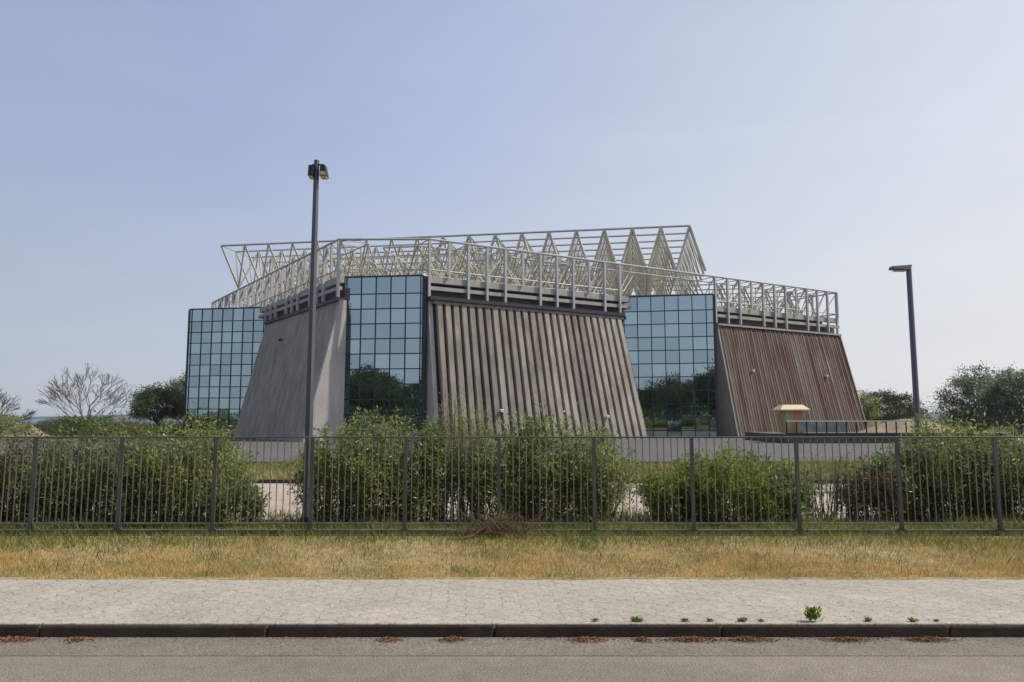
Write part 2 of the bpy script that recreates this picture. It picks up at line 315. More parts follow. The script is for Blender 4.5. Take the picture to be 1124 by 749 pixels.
def make_tree(name, x, y, h, w, label, m='tree', bark='bark', trunk=.3, group=None, seed=1, leaf=.22, per=40, clump=.5, depth=3, dome=False, cat='tree', z=.1, nclump=220, up=.2):
    rg = random.Random(seed); ng = np.random.default_rng(seed)
    root = empty(name, (x, y, z), 0, label, cat, group)
    mb = MB(); tips = []
    th = h * trunk; mb.bar((0, 0, 0), (0, 0, th), h * .028, 8, h * .02, False)
    # crown: clumps on / in an ellipsoid with uneven outline, limbs reach to them
    cc = []
    for i in range(nclump):
        a = rg.uniform(0, 2 * math.pi); e = math.asin(rg.uniform(-.5 if not dome else -.1, 1)); rr = rg.uniform(.45, 1) ** .6
        wob = 1 + .22 * math.sin(3 * a + seed) * math.cos(2 * e + seed) + .12 * math.sin(7 * a + 2 * seed)
        cx = math.cos(a) * math.cos(e) * w / 2 * rr * wob; cy = math.sin(a) * math.cos(e) * w / 2 * rr * wob
        cz = th + (h - th) * (.38 + .62 * math.sin(e) * rr * (1 + .12 * math.sin(5 * a + seed)))
        if dome: cz = th + (h - th) * (.15 + .85 * math.sin(max(e, 0)) * rr)
        cc.append((cx, cy, cz))
    for i in range(0, nclump, max(1, nclump // 26)):
        t = V(cc[i]); midp = V((t.x * .35, t.y * .35, th + (t.z - th) * .55)); r0 = h * .011
        mb.bar((0, 0, th * .93), midp, r0, 5, r0 * .6, False); mb.bar(midp, t, r0 * .6, 4, .02, False)
    C = np.array(cc); n = nclump * per; idx = np.repeat(np.arange(nclump), per)
    sz = ng.uniform(.6, 1.25, nclump)[idx][:, None]
    off = ng.normal(size=(n, 3)) * clump * .5 * sz; off[:, 2] *= .65
    P = C[idx] + off; d = off + ng.normal(size=(n, 3)) * clump * .5; d[:, 2] += clump * .2
    quads_mesh('crown', leaves(P, d, leaf * ng.uniform(.6, 1.3, n), leaf * .45 * ng.uniform(.7, 1.3, n)), M[m], root)
    mb.build('trunk', M[bark], root)
    return root

def bare_tree(x, y, h, label, seed, spread=.75, group=None, name='bare_tree', r=.2):
    rg = random.Random(seed); root = empty(name, (x, y, .1), 0, label, 'tree', group)
    tr = MB(); tr.bar((0, 0, 0), (.1, 0, h * .17), r, 7, r * .85, False); tr.build('trunk', M['greybark'], root)
    mb = MB(); tips = []
    for i in range(8):
        a = i * .785 + rg.uniform(-.3, .3); d = V((math.cos(a) * .9, math.sin(a) * .9, (.45, 1.3, 3.2, .6, 1.9, .5, 2.6, .9)[i])).normalized()
        branch(mb, tips, V((.1, 0, h * .16)), d, h * .33, r * .5, 4, spread * .66, .12, rg, .024)
    mb.build('branches', M['greybark'], root)
    return root

# ------------------------------------------------------------------ ground & street
KY = 8.62     # kerb face
def sheet(name, x0, x1, y0, y1, z, m, nx=1):
    mb = MB(); mb.poly([(x0, y0, z), (x1, y0, z), (x1, y1, z), (x0, y1, z)]); return struct(mb.build(name, m))
prof = [(-5000, .10), (-3.6, .10), (-3.6, -.03), (KY + .12, -.03), (KY + .12, .10), (9000, .10)]
mb = MB()
for a, b in zip(prof[:-1], prof[1:]): mb.poly([(-7000, a[0], a[1]), (7000, a[0], a[1]), (7000, b[0], b[1]), (-7000, b[0], b[1])])
struct(mb.build('ground', M['ground']))
sheet('road', -300, 300, -3.5, KY - .62, 0.0, M['asphalt'])
mb = MB(); mb.poly([(-300, KY - .62, .004), (300, KY - .62, .004), (300, KY, .012), (-300, KY, .012)]); struct(mb.build('gutter', M['gutter']))
mb = MB(); x = -60
rk = random.Random(3)
while x < 60:     # kerb in separate stones one metre and a half long, in one continuous strip
    e = rk.uniform(-.004, .004); mb.hexa([(x + .002, KY + e, -.02), (x + 2.6 - .002, KY + e, -.02), (x + 2.6 - .002, KY + .14, -.02), (x + .002, KY + .14, -.02),
             (x + .002, KY + .012 + e, .150 + e), (x + 2.598, KY + .012 + e, .150 + e), (x + 2.598, KY + .14, .150 + e), (x + .002, KY + .14, .150 + e)]); x += 2.6
struct(mb.build('kerb', M['kerb'], bevel=.03))
mb = MB(); mb.box(-80, 80, KY + .022, 11.0, .10, .160); struct(mb.build('pavement', M['paver'], bevel=.012))
sheet('verge', -80, 80, 11.0, 17.4, .125, M['soil'])
sheet('opposite_pavement', -300, 300, -6.2, -3.6, .12, M['paver'])
sheet('inner_path', -120, 120, 17.6, 27.2, .108, M['tan_path'])
mb = MB(); mb.box(-120, 120, 27.2, 27.5, 0, .24); struct(mb.build('inner_kerb', M['kerb']))
sheet('inner_road', -150, 150, 39.5, 71, .112, M['far_asphalt'])
mb = MB(); mb.box(-150, 150, 39.1, 39.4, 0, .20); struct(mb.build('far_kerb', M['plinth']))
sheet('forecourt', -28, 150, 71, 90, .116, M['far_asphalt'])

mb = MB(); mb.poly([(-105, 190, .125), (-78, 235, .125), (-600, 8900, .125), (-6900, 8900, .125), (-6900, 190, .125)]); struct(mb.build('sea', M['sea']))
# grass
def grass(name, n, x0, x1, y0, y1, h, wd, m, label, z=.125, dens=None, seed=0, h_fn=None):
    rg = np.random.default_rng(seed); P = np.stack([rg.uniform(x0, x1, n), rg.uniform(y0, y1, n), np.full(n, z)], 1)
    if dens is not None: P = P[rg.uniform(0, 1, n) < dens(P[:, 0], P[:, 1])]
    n = len(P); hh = h * rg.uniform(.45, 1.35, n)
    if h_fn is not None: hh = hh * h_fn(P[:, 0], P[:, 1])
    lean = rg.normal(size=(n, 3)) * .45; lean[:, 2] = 1; lean = unit(lean); a = rg.uniform(0, math.pi, n)
    s = np.stack([np.cos(a), np.sin(a), np.zeros(n)], 1) * wd * rg.uniform(.6, 1.4, n)[:, None]
    T = P + lean * hh[:, None]; Mi = P + lean * hh[:, None] * .5
    Mi[:, 2] += hh * .06
    Q = np.stack([P - s * .5, P + s * .5, Mi + s * .45, T], 1)
    # last corner at the tip makes a tapering blade
    o = quads_mesh(name, Q, M[m]); return tag(o, label, 'grass', kind='stuff')
def nz(x, y, s, ph=0): return .5 + .25 * (np.sin(x * s + ph) + np.sin(x * s * 2.3 + 1.7 + y * s + ph) * .6 + np.sin(y * s * 1.6 + x * .4 * s + ph * 2) * .7)
grass('dry_grass', 230000, -17, 17, 10.93, 14.7, .075, .008, 'gold', 'golden dry grass along the verge between paving and fence', seed=1,
      dens=lambda x, y: np.clip(1.12 - (y - 11) / 3.9 + .5 * (nz(x, y, .9) - .5), .12, 1) * np.clip((y - 10.9 - .12 * nz(x, y * 0, 3.1) ) / .12, 0, 1), h_fn=lambda x, y: .45 + .9 * nz(x, y, 1.4, 2))
grass('green_grass', 90000, -18, 18, 11.0, 16.6, .12, .011, 'green', 'green grass growing under and in front of the fence', seed=2,
      dens=lambda x, y: np.clip((y - 13.1) / 1.5 + .7 * (nz(x, y, .7, 1) - .5) + .22 * (y < 11.3), .05, 1) * np.clip((y - 10.98 - .15 * nz(x, y * 0, 2.3)) / .1, 0, 1), h_fn=lambda x, y: .55 + .55 * np.clip((y - 12) / 2.5, 0, 1) + .5 * nz(x, y, 1.1))
mb = MB(); xs_ = np.arange(-30, 30, .09); rg = random.Random(8); off = [.03 + .05 * (.5 + .5 * math.sin(x * 2.1) * math.sin(x * .63 + 1)) + rg.uniform(0, .05) for x in xs_]
for i in range(len(xs_) - 1): mb.poly([(xs_[i], 11.02 - off[i], .164), (xs_[i + 1], 11.02 - off[i + 1], .164), (xs_[i + 1], 11.06, .165), (xs_[i], 11.06, .165)])
struct(mb.build('verge_edge', M['soil']))
grass('edge_grass', 14000, -17, 17, 10.90, 11.06, .05, .009, 'gold', 'short dry grass creeping over the edge of the paving', z=.163, seed=6, dens=lambda x, y: np.clip(nz(x, x * .2, 2.6) * 1.6 - .3 + (y - 11) * 5, 0, 1))
grass('weedy_grass', 12000, -17, 17, 11.1, 15, .16, .012, 'green', 'taller weedy tufts dotted through the dry verge', seed=12, dens=lambda x, y: np.clip((nz(x, y, 2.9, 3) - .66) * 6, 0, 1))
grass('undergrowth', 30000, -20, 20, 15.45, 18.3, .26, .016, 'green', 'rank green undergrowth at the foot of the shrubs behind the fence', z=.11, seed=15, dens=lambda x, y: np.clip(nz(x, y, .8, 5) * 1.5 - .25, .08, 1), h_fn=lambda x, y: .5 + .9 * nz(x, y, 1.3))
grass('rough_grass', 60000, -32, 34, 27.6, 39, .24, .03, 'green', 'rough green and yellow grass beyond the sandy path', z=.1, seed=3,
      dens=lambda x, y: np.clip(nz(x, y, .35, 1) * 1.4 - .15, .1, 1), h_fn=lambda x, y: .4 + 1.1 * nz(x, y, .5))
grass('straw_grass', 26000, -32, 34, 27.6, 39, .26, .03, 'gold', 'straw coloured grass mixed into the green beyond the path', z=.1, seed=4,
      dens=lambda x, y: np.clip(nz(x, y, .4, 4) * 1.2 - .2, .03, 1))

# ------------------------------------------------------------------ fence
FY = 15.2
fz = empty('fence', (0, FY, .1), 0, 'long grey metal railing fence with thin upright bars on a low plinth', 'fence')
X0 = (44 - 562) / 800 * FY; step = 2.03
mb = MB(); mb.box(-24, 24, -.11, .11, -.1, .125); mb.build('plinth', M['plinth'], fz)
rf = random.Random(5)
PX = [-16.9, -14.9, -13.2, -11.55, -9.84, -8.06, -6.12, -4.12, -2.2, -.27, 1.69, 3.71, 5.87, 7.96, 9.97, 11.98, 13.99, 16.0, 18.0]
for i in range(len(PX) - 1):
    x = PX[i]; step = PX[i + 1] - x; tl = rf.uniform(-.006, .006)
    mb = MB(); mb.hexa([(x - .035, -.03, .13), (x + .035, -.03, .13), (x + .035, .03, .13), (x - .035, .03, .13), (x - .035 + tl, -.03, 1.985), (x + .035 + tl, -.03, 1.985), (x + .035 + tl, .03, 1.985), (x - .035 + tl, .03, 1.985)])
    mb.box(x - .07, x + .07, -.06, .06, .127, .142)
    mb.build('post', M['fpost'], fz)
    pn = MB()
    bend = {rf.randint(1, 13): rf.uniform(-.03, .03)} if rf.random() < .6 else {}
    pn.box(x + .036, x + step - .036, -.022, .022, .245, .275)
    nb = 13
    for k in range(1, nb + 1):
        bx = x + step * k / (nb + 1); t = rf.uniform(-.008, .008); bb = bend.get(k, 0)
        pn.bar((bx, 0, .275), (bx + t + bb, 0, 1.1), .011, 6); pn.bar((bx + t + bb, 0, 1.1), (bx + t, 0, 1.986), .011, 6)
    p = pn.build('panel', M['fence'], fz)
    tr = MB(); tr.box(x - step * 0, x + step, -.028, .028, 1.986, 2.02); tr.build('top_rail', M['rail'], fz, bevel=.006)

# ------------------------------------------------------------------ hall
HB = empty('sports_hall', (0, 100, .1), 0, 'large polygonal concrete sports hall with mirror glass bays and steel lattice roof', 'building')
OFF = V((0, 100, .1))
class HM(MB):
    def build(s, name, m, parent=HB, **k):
        if parent is HB or parent.get('hallpart'):
            s.v = [tuple(V(v) - OFF) for v in s.v]
        o = MB.build(s, name, m, parent, **k); return o
def hpart(o): o['hallpart'] = 1; return o
bd = V((.866, .4965, 0)).normalized()      # direction of front right walls, receding
ad = V((-14.54, 20.1, 0)).normalized()     # direction of left wall, receding
nB = V((bd.y, -bd.x, 0)); nA = V((-ad.y, ad.x, 0))
nA = nA if nA.x < 0 else -nA
B0 = V((-8.89, 76.45, 0)); C0 = V((27.9, 98.2, 0)); C0 = B0 + bd * ((V((28.34, 100, 0)) - B0).dot(bd) - 1.9); LB = (V((13.26, 89.06, 0)) - B0).dot(bd); LC = (V((49.5, 110.5, 0)) - C0).dot(bd)
A0 = V((-18.31, 76.45, 0)); LA = 24.8
ZT = 14.9; BAT = 3.7
def batter(o, u):                     # how far the foot of a wall stands out; the front right walls flare more towards their far ends
    if o is B0: return 2.4 + 2.2 * u / LB
    if o is C0: return 3.1 + .9 * u / LC
    return BAT
def W(o, d, n, u, z, off=0):          # point on a battered wall
    return o + d * u + n * (batter(o, u) * (1 - z / ZT) + off) + V((0, 0, z))
def slab(mb, o, d, n, u0, u1, z0, z1, f0, f1):   # hexahedron between offsets f0(front) and f1(back)
    return mb.hexa([W(o, d, n, u0, z0, f0), W(o, d, n, u1, z0, f0), W(o, d, n, u1, z0, f1), W(o, d, n, u0, z0, f1),
                    W(o, d, n, u0, z1, f0), W(o, d, n, u1, z1, f0), W(o, d, n, u1, z1, f1), W(o, d, n, u0, z1, f1)])
def vertbox(mb, o, d, n, u0, u1, z0, z1, f0, f1):
    P = lambda u, f, z: o + d * u + n * f + V((0, 0, z))
    return mb.hexa([P(u0, f0, z0), P(u1, f0, z0), P(u1, f1, z0), P(u0, f1, z0), P(u0, f0, z1), P(u1, f0, z1), P(u1, f1, z1), P(u0, f1, z1)])
# wall A : board marked concrete, going away to the left
wA = HM(); 
def wedge(mb, o, d, n, u0, u1, z0, z1, back=-.6):
    P = lambda u, f, z: o + d * u + n * f + V((0, 0, z))
    w0 = 0
    ks = 10 if u1 - u0 > 3 else 1                         # built in strips so that the flare stays smooth
    for q in range(ks):
        a0 = u0 + (u1 - u0) * q / ks; a1 = u0 + (u1 - u0) * (q + 1) / ks; b0 = batter(o, a0); b1 = batter(o, a1); t0 = 1 - z0 / ZT; t1 = 1 - z1 / ZT
        F = [(P(a0, b0 * t0, z0), P(a1, b1 * t0, z0), P(a1, b1 * t1, z1), P(a0, b0 * t1, z1)), (P(a0, b0 * t1, z1), P(a1, b1 * t1, z1), P(a1, back, z1), P(a0, back, z1))]
        for f in F: mb.poly(f)
        if q == 0: mb.poly([P(a0, back, z0), P(a0, b0 * t0, z0), P(a0, b0 * t1, z1), P(a0, back, z1)])
        if q == ks - 1: mb.poly([P(a1, b1 * t0, z0), P(a1, back, z0), P(a1, back, z1), P(a1, b1 * t1, z1)])
    return mb
wedge(wA, A0, ad, nA, 0, LA, 0, ZT)
oA = hpart(wA.build('concrete_wall', M['concA']))
g = HM(); k = 1.2
while k < LA - .3:
    slab(g, A0, ad, nA, k, k + .03, .2, ZT - .05, .012, .003); k += 1.22
g.build('raised_joint', M['concA'], oA)
cap = HM(); vertbox(cap, A0, ad, nA, -.1, LA + .1, ZT + .002, ZT + .32, .25, -.7); cap.build('wall_coping', M['edge'])
e = HM(); P_ = lambda u, f, z: A0 + ad * u + nA * f + V((0, 0, z))
e.hexa([P_(-.5, BAT, 0), P_(-.003, BAT, 0), P_(-.003, -.6, 0), P_(-.5, -.6, 0), P_(-.5, .06, ZT), P_(-.003, .06, ZT), P_(-.003, -.6, ZT), P_(-.5, -.6, ZT)]); e.build('end_panel', M['concL'])
# wall B : ribbed concrete
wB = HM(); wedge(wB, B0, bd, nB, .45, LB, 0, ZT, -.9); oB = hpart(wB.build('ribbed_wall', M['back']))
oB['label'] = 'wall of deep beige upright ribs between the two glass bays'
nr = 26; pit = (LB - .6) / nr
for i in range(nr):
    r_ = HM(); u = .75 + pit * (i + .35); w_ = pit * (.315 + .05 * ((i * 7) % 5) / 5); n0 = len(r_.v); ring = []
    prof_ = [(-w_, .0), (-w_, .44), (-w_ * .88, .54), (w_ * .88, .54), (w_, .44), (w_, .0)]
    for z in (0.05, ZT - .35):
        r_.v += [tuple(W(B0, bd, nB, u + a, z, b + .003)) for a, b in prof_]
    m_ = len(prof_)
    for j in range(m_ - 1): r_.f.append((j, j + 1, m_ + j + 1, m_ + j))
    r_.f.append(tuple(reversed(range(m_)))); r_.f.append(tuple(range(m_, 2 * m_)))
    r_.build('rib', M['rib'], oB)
tp = HM(); slab(tp, B0, bd, nB, .45, LB + .2, ZT - .34, ZT - .02, .50, .003); tp.build('rib_head', M['rib'], oB)
e = HM(); wedge(e, B0, bd, nB, .0, .447, 0, ZT, -.9); e.build('end_panel', M['concL'])
cap = HM(); vertbox(cap, B0, bd, nB, -.1, LB + .3, ZT + .002, ZT + .38, .85, -.9); cap.build('wall_coping', M['edge'])
# wall C : weathered boards
wC = HM(); wedge(wC, C0, bd, nB, .38, LC, 0, ZT, -.9); oC = hpart(wC.build('board_wall', M['back'])); oC['label'] = 'sloping wall clad in weathered red and brown boards'
bo = HM(); bt = HM(); nb = 52; pt = (LC - .4) / nb
for i in range(nb):
    u = .4 + pt * i; slab(bo, C0, bd, nB, u + .012, u + pt - .012, .05, ZT - .12, .06 + .03 * (i % 2), .003)
    if i % 2 == 0: slab(bt, C0, bd, nB, u - .05, u + .05, .05, ZT - .12, .17, .0931)
slab(bt, C0, bd, nB, LC - .15, LC + .06, .05, ZT, .22, .17 + .003)
bo.build('boards', M['board'], oC); bt.build('battens', M['batten'], oC)
e = HM(); wedge(e, C0, bd, nB, 0, .377, 0, ZT, -.9); e.build('end_panel', M['concL'])
cap = HM(); vertbox(cap, C0, bd, nB, -.1, LC + .1, ZT + .002, ZT + .25, .35, -.9); cap.build('wall_coping', M['fascia'])
# little wall lamps
for (o, d, n, us) in ((B0, bd, nB, ((7.2, 3.3), (20.3, 2.7))), (C0, bd, nB, ((4.7, 8.9), (19.5, 8.6))), (A0, ad, nA, ((15.5, 12.0),))):
    for u, z in us:
        c = W(o, d, n, u, z, .62 if o is B0 else .2); l = HM(); l.sq(c, c + n * .35 + V((0, 0, -.05)), .34, .26); l.bar(c - n * .3, c, .05, 6); l.build('wall_lamp', M['white'] if o is not A0 else M['blk'])

# upper body: parapet, beams, fascia, roof deck
corner_r = C0 + bd * LC; backdir = -nB
poly_plan = [A0 + nA * -.3, B0 - nB * .3, corner_r - nB * .3, corner_r - nB * 55, A0 + ad * 50 - nA * 45, A0 + ad * 50 - nA * .3]
def ringband(mb, z0, z1, ins):
    ctr = sum(poly_plan, V((0, 0, 0))) / len(poly_plan); pts = [p + (ctr - p).normalized() * ins for p in poly_plan]; n = len(pts); k = len(mb.v)
    mb.v += [(p.x, p.y, z0) for p in pts] + [(p.x, p.y, z1) for p in pts]
    for i in range(n): mb.f.append((k + i, k + (i + 1) % n, k + n + (i + 1) % n, k + n + i))
    mb.f.append(tuple(range(k + n, k + 2 * n))); mb.f.append(tuple(reversed(range(k, k + n))))
def band(name, m, z0, z1, f0, f1):
    mb = HM()
    vertbox(mb, A0, ad, nA, .0, 50, z0, z1, f0, f1); vertbox(mb, B0, bd, nB, .0, LB + 15, z0, z1, f0, f1); vertbox(mb, C0, bd, nB, .0, LC, z0, z1, f0 - .004, f1)
    P0 = A0 + nA * f0; P1 = B0 + nB * f0
    return mb.build(name, m)
mb = HM(); ringband(mb, .1, 17.2, 2.2); mb.build('hall_body', M['concD'])
band('parapet', M['concD'], ZT + .1, 16.35, -.8, -1.6)
band('ledge_beam', M['fascia'], 16.05, 16.45, .15, -.3)
band('roof_fascia', M['fascia'], 16.85, 17.55, .05, -.5)
mb = HM(); ringband(mb, 17.3, 17.6, 1.2); mb.build('roof', M['concD'])

# glass bays
def tower(xl, xr, depth, H, cols, first, sl, sr, label, last_open=0):
    a = V((*xl, 0)); b = V((*xr, 0)); d = (b - a); Lw = d.length; d.normalize(); n = V((d.y, -d.x, 0))
    P = lambda u, f, z: a + d * u + n * f + V((0, 0, z))
    body = HM(); body.hexa([P(-.25, -.12, 0), P(Lw + .25, -.12, 0), P(Lw + .25, -depth, 0), P(-.25, -depth, 0), P(-.25, -.12, H - .05), P(Lw + .25, -.12, H - .05), P(Lw + .25, -depth, H - .05), P(-.25, -depth, H - .05)])
    tw = hpart(body.build('glass_bay', M['core'])); tw['label'] = label
    us = [0, sl] + [sl + (Lw - sl - sr) * i / cols for i in range(1, cols)] + [Lw - sr, Lw]
    zs = [H, H - first]; 
    pw = (Lw - sl - sr) / cols
    while zs[-1] > pw * 1.35: zs.append(zs[-1] - pw * .985)
    zs.append(.15)
    pa = HM(); rg = random.Random(int(Lw * 100))
    for i in range(len(us) - 1):
        for j in range(len(zs) - 1):
            u0, u1, z1, z0 = us[i], us[i + 1], zs[j], zs[j + 1]; tx = rg.gauss(0, .0035); tz = rg.gauss(0, .0035)
            w2 = (u1 - u0) / 2; h2 = (z1 - z0) / 2
            if rg.random() < .012: pass
            pa.poly([P(u0, -.02 - tx * w2 - tz * h2, z0), P(u1, -.02 + tx * w2 - tz * h2, z0), P(u1, -.02 + tx * w2 + tz * h2, z1), P(u0, -.02 - tx * w2 + tz * h2, z1)])
    pa.build('window_panes', M['glass'], tw)
    fr = HM()
    for i, u in enumerate(us):
        e_ = i in (0, len(us) - 1); w_ = .2 if e_ else .115
        fr.hexa([P(u - w_ / 2, .05, 0), P(u + w_ / 2, .05, 0), P(u + w_ / 2, -.05, 0), P(u - w_ / 2, -.05, 0), P(u - w_ / 2, .05, H), P(u + w_ / 2, .05, H), P(u + w_ / 2, -.05, H), P(u - w_ / 2, -.05, H)])
    for j, z in enumerate(zs):
        h_ = .18 if j == 0 else .11; z = z + (.05 if j == 0 else 0)
        fr.hexa([P(0, .045, z - h_ / 2), P(Lw, .045, z - h_ / 2), P(Lw, -.045, z - h_ / 2), P(0, -.045, z - h_ / 2), P(0, .045, z + h_ / 2), P(Lw, .045, z + h_ / 2), P(Lw, -.045, z + h_ / 2), P(0, -.045, z + h_ / 2)])
    fr.build('window_frame', M['mull'], tw)
    return P, Lw
tower((-18.02, 77.21), (-9.38, 76.1), 8, 17.5, 5, 1.85, .3, .28, 'mirror glass bay between the plain concrete wall and the ribs')
tower((13.75, 90.1), (24.6, 88.0), 13, 17.5, 6, 1.85, .22, .9, 'mirror glass bay between the ribbed wall and the board wall')
tower((-44.9, 100.5), (-33.6, 98.7), 10, 17.5, 7, 1.7, .4, .3, 'mirror glass bay at the far left end of the hall')

# perimeter lattice: posts, top chord, mid chord, diagonals
TZ = 21.5
def ptline(o, d, u, n, f, z): return o + d * u + n * f + V((0, 0, z))
pc = HM(); dgA = HM(); dgB = HM(); dgC = HM()
seglist = [(A0 + nA * .2, ad, nA, 0, 53, 2.0), (B0 + nB * .2, bd, nB, 0, 70.3, 2.35)]
seglist[1] = (B0 + nB * .2, bd, nB, 0, (corner_r - B0).dot(bd) - .4, 2.35)
for (o, d, n, u0, u1, st) in seglist:
    ns = int(round((u1 - u0) / st)); dg = dgB if d is bd else dgA
    for f, zt, zm in ((0, TZ, 18.2), (-3.4, TZ + .0, 18.2)):
        pc.bar(ptline(o, d, u0, n, f, zt), ptline(o, d, u1, n, f, zt), .13 if f == 0 else .09, 6)
        if d is bd:
            pc.bar(ptline(o, d, u0, n, f, zm), ptline(o, d, LB + .8, n, f, zm), .07, 5); pc.bar(ptline(o, d, (C0 - B0).dot(bd) - .6, n, f, zm), ptline(o, d, u1, n, f, zm), .07, 5)
        else: pc.bar(ptline(o, d, u0, n, f, zm), ptline(o, d, u1, n, f, zm), .07, 5)
    for i in range(ns + 1):
        u = u0 + (u1 - u0) * i / ns
        long = (i % 4 != 1)
        gap_ = d is bd and LB + .8 < u < (C0 - B0).dot(bd) - .6
        c0 = ptline(o, d, u, n, 0, 15.25 if long else 17.6); c1 = ptline(o, d, u, n, 0, TZ - .13)
        pb = HM(); pb.sq(c0, c1, .30 if long else .2, .26, up=d); (None if gap_ else pb.build('lattice_post', M['post']))
        if d is bd and u > LB + 1: dg = dgC
        if gap_: continue
        pc.bar(ptline(o, d, u, n, 0, TZ), ptline(o, d, u, n, -3.4, TZ), .06, 4)
        dg.bar(ptline(o, d, u, n, -3.4, 17.6), ptline(o, d, u, n, -3.4, TZ), .08, 4)
        dg.bar(ptline(o, d, u, n, 0, TZ), ptline(o, d, u, n, -3.4, 17.6), .06, 4)
        if i < ns and i % 2 == 0:
            u2 = u + 2 * (u1 - u0) / ns; um = u + (u1 - u0) / ns
            if u2 <= u1 + .01:
                for f in (-.35, -3.4):
                    dg.bar(ptline(o, d, u, n, f, TZ), ptline(o, d, um, n, f, 17.7), .115, 4); dg.bar(ptline(o, d, um, n, f, 17.7), ptline(o, d, u2, n, f, TZ), .115, 4)
# truncated front corner
c0 = A0 + nA * .2; c1 = B0 + nB * .2
pc.bar(c0 + V((0, 0, TZ)), c1 + V((0, 0, TZ)), .13, 6); pc.bar(c0 + V((0, 0, 18.2)), c1 + V((0, 0, 18.2)), .07, 5)
# end of the lattice at the right corner
for z in (TZ, 18.2): pc.bar(corner_r - bd * .4 + nB * .2 + V((0, 0, z)), corner_r - bd * .4 - nB * 50 + V((0, 0, z)), .11, 5)
for k in range(0, 12): 
    q = corner_r - bd * .4 - nB * (4.2 * k)
    pb = HM(); pb.sq(q + V((0, 0, 15.2)), q + V((0, 0, TZ - .13)), .28, .24, up=bd); pb.build('lattice_post', M['post'])
pc.build('perimeter_chords', M['post']); dgA.build('perimeter_braces', M['steel']); dgB.build('perimeter_braces', M['steel']); dgC.build('perimeter_braces', M['steel'])

# space frames
e1 = V((.986, -.167, 0)).normalized(); e2 = V((-e1.y, e1.x, 0)); G0 = V((-44.98, 110.62, 0)); BAY = 70.6 / 18; BY = 4.2
def gp(i, k, z): return G0 + e1 * (BAY * i) + e2 * (BY * k) + V((0, 0, z))
U1, U0 = 29.0, 22.6; NI, NK = 18, 11
tc = HM(); bc = HM(); di = HM()
for k in range(NK + 1):
    for i in range(NI):
        tc.bar(gp(i, k, U1), gp(i + 1, k, U1), .15 if k == 0 else .12, 5)
for k in range(NK):
    for i in range(NI + 1):
        if i in (0, NI) : tc.bar(gp(i, k, U1), gp(i, k + 1, U1), .06, 4)
for k in range(NK):
    for i in range(NI):
        c = gp(i + .5, k + .5, U0)
        for a, b in ((0, 0), (1, 0), (0, 1), (1, 1)):
            di.bar(gp(i + a, k + b, U1), c, .17 if (k + b) == 0 else .13, 4)
        if i < NI - 1: bc.bar(c, gp(i + 1.5, k + .5, U0), .08, 4)
        if k < NK - 1: bc.bar(c, gp(i + .5, k + 1.5, U0), .07, 4)
for i in range(9, NI + 1):                 # purlins and close-set rafters of the folded end
    nn = 3 if i >= NI - 3 else 2
    for q in range(1, NK * nn):
        if q % nn == 0: continue
        kk = q / nn; zb = U0 - .1
        for sd in (-.5, .5):
            if i == NI and sd > 0: zb = U0 - .3
            di.bar(gp(i, kk, U1 - .05), gp(i + sd, kk, zb), .055, 4)
    tc.bar(gp(i, 0, U1), gp(i, NK, U1), .08, 4)
    for sd in (-.5, .5):
        di.bar(gp(i, 0, U1), gp(i + sd, 0, U0), .20, 5)
# right hand end row of pyramids hangs half a bay further
for k in range(NK):
    c = gp(NI + .5, k + .5, U0 - .3); di.bar(gp(NI, k, U1), c, .115, 4); di.bar(gp(NI, k + 1, U1), c, .115, 4); bc.bar(c, gp(NI - .5, k + .5, U0), .08, 4)
uf = hpart(tc.build('raised_space_frame', M['chord'])); di.build('diagonals', M['steel'], uf); bc.build('bottom_chords', M['steel'], uf)
# lower lattice over the rest of the roof
def inside(p):
    q1 = (p - B0).dot(nB) < -2.5; q2 = (p - A0).dot(nA) < -2.5; q3 = (p - corner_r).dot(bd) < -.5; q4 = (p - corner_r).dot(nB) > -60
    fr = (p - A0).dot(V((-e2.x, -e2.y, 0))) < 0
    return q1 and q2 and q3 and q4 and fr
LCs = [HM(), HM(), HM()]; L1, L0 = 21.4, 17.9
for k in range(-9, 9):
    for i in range(-4, 30):
        lc = ld = LCs[0 if k < 0 else (1 if i < 0 else 2)]
        if k == 0 and -1 < i < NI: lc = ld = LCs[0]
        if k >= 0 and -1 < i < NI and k < NK: 
            # legs and lattice carry the raised frame
            c = gp(i + .5, k + .5, U0)
            if k == 0 and i % 1 == 0 and inside(c):
                ld.bar(c, gp(i + 1.2, k + .8, L0), .08, 4); ld.bar(c, gp(i - .2, k + .8, L0), .08, 4)
            continue
        p = gp(i, k, L1)
        if not inside(p): continue
        for (a, b) in ((1, 0), (0, 1)):
            if inside(gp(i + a, k + b, L1)): lc.bar(p, gp(i + a, k + b, L1), .10 if a else .08, 4)
        c = gp(i + .5, k + .5, L0)
        if inside(gp(i + 1, k + 1, L1)) or inside(gp(i + .5, k + .5, L1)):
            for a, b in ((0, 0), (1, 0), (0, 1), (1, 1)):
                q = gp(i + a, k + b, L1)
                if inside(q): ld.bar(q, c, .10, 4)
            if inside(gp(i + 1.5, k + .5, L0)): lc.bar(c, gp(i + 1.5, k + .5, L0), .065, 4)
for q in LCs:
    if q.f: q.build('low_space_frame', M['steel'])

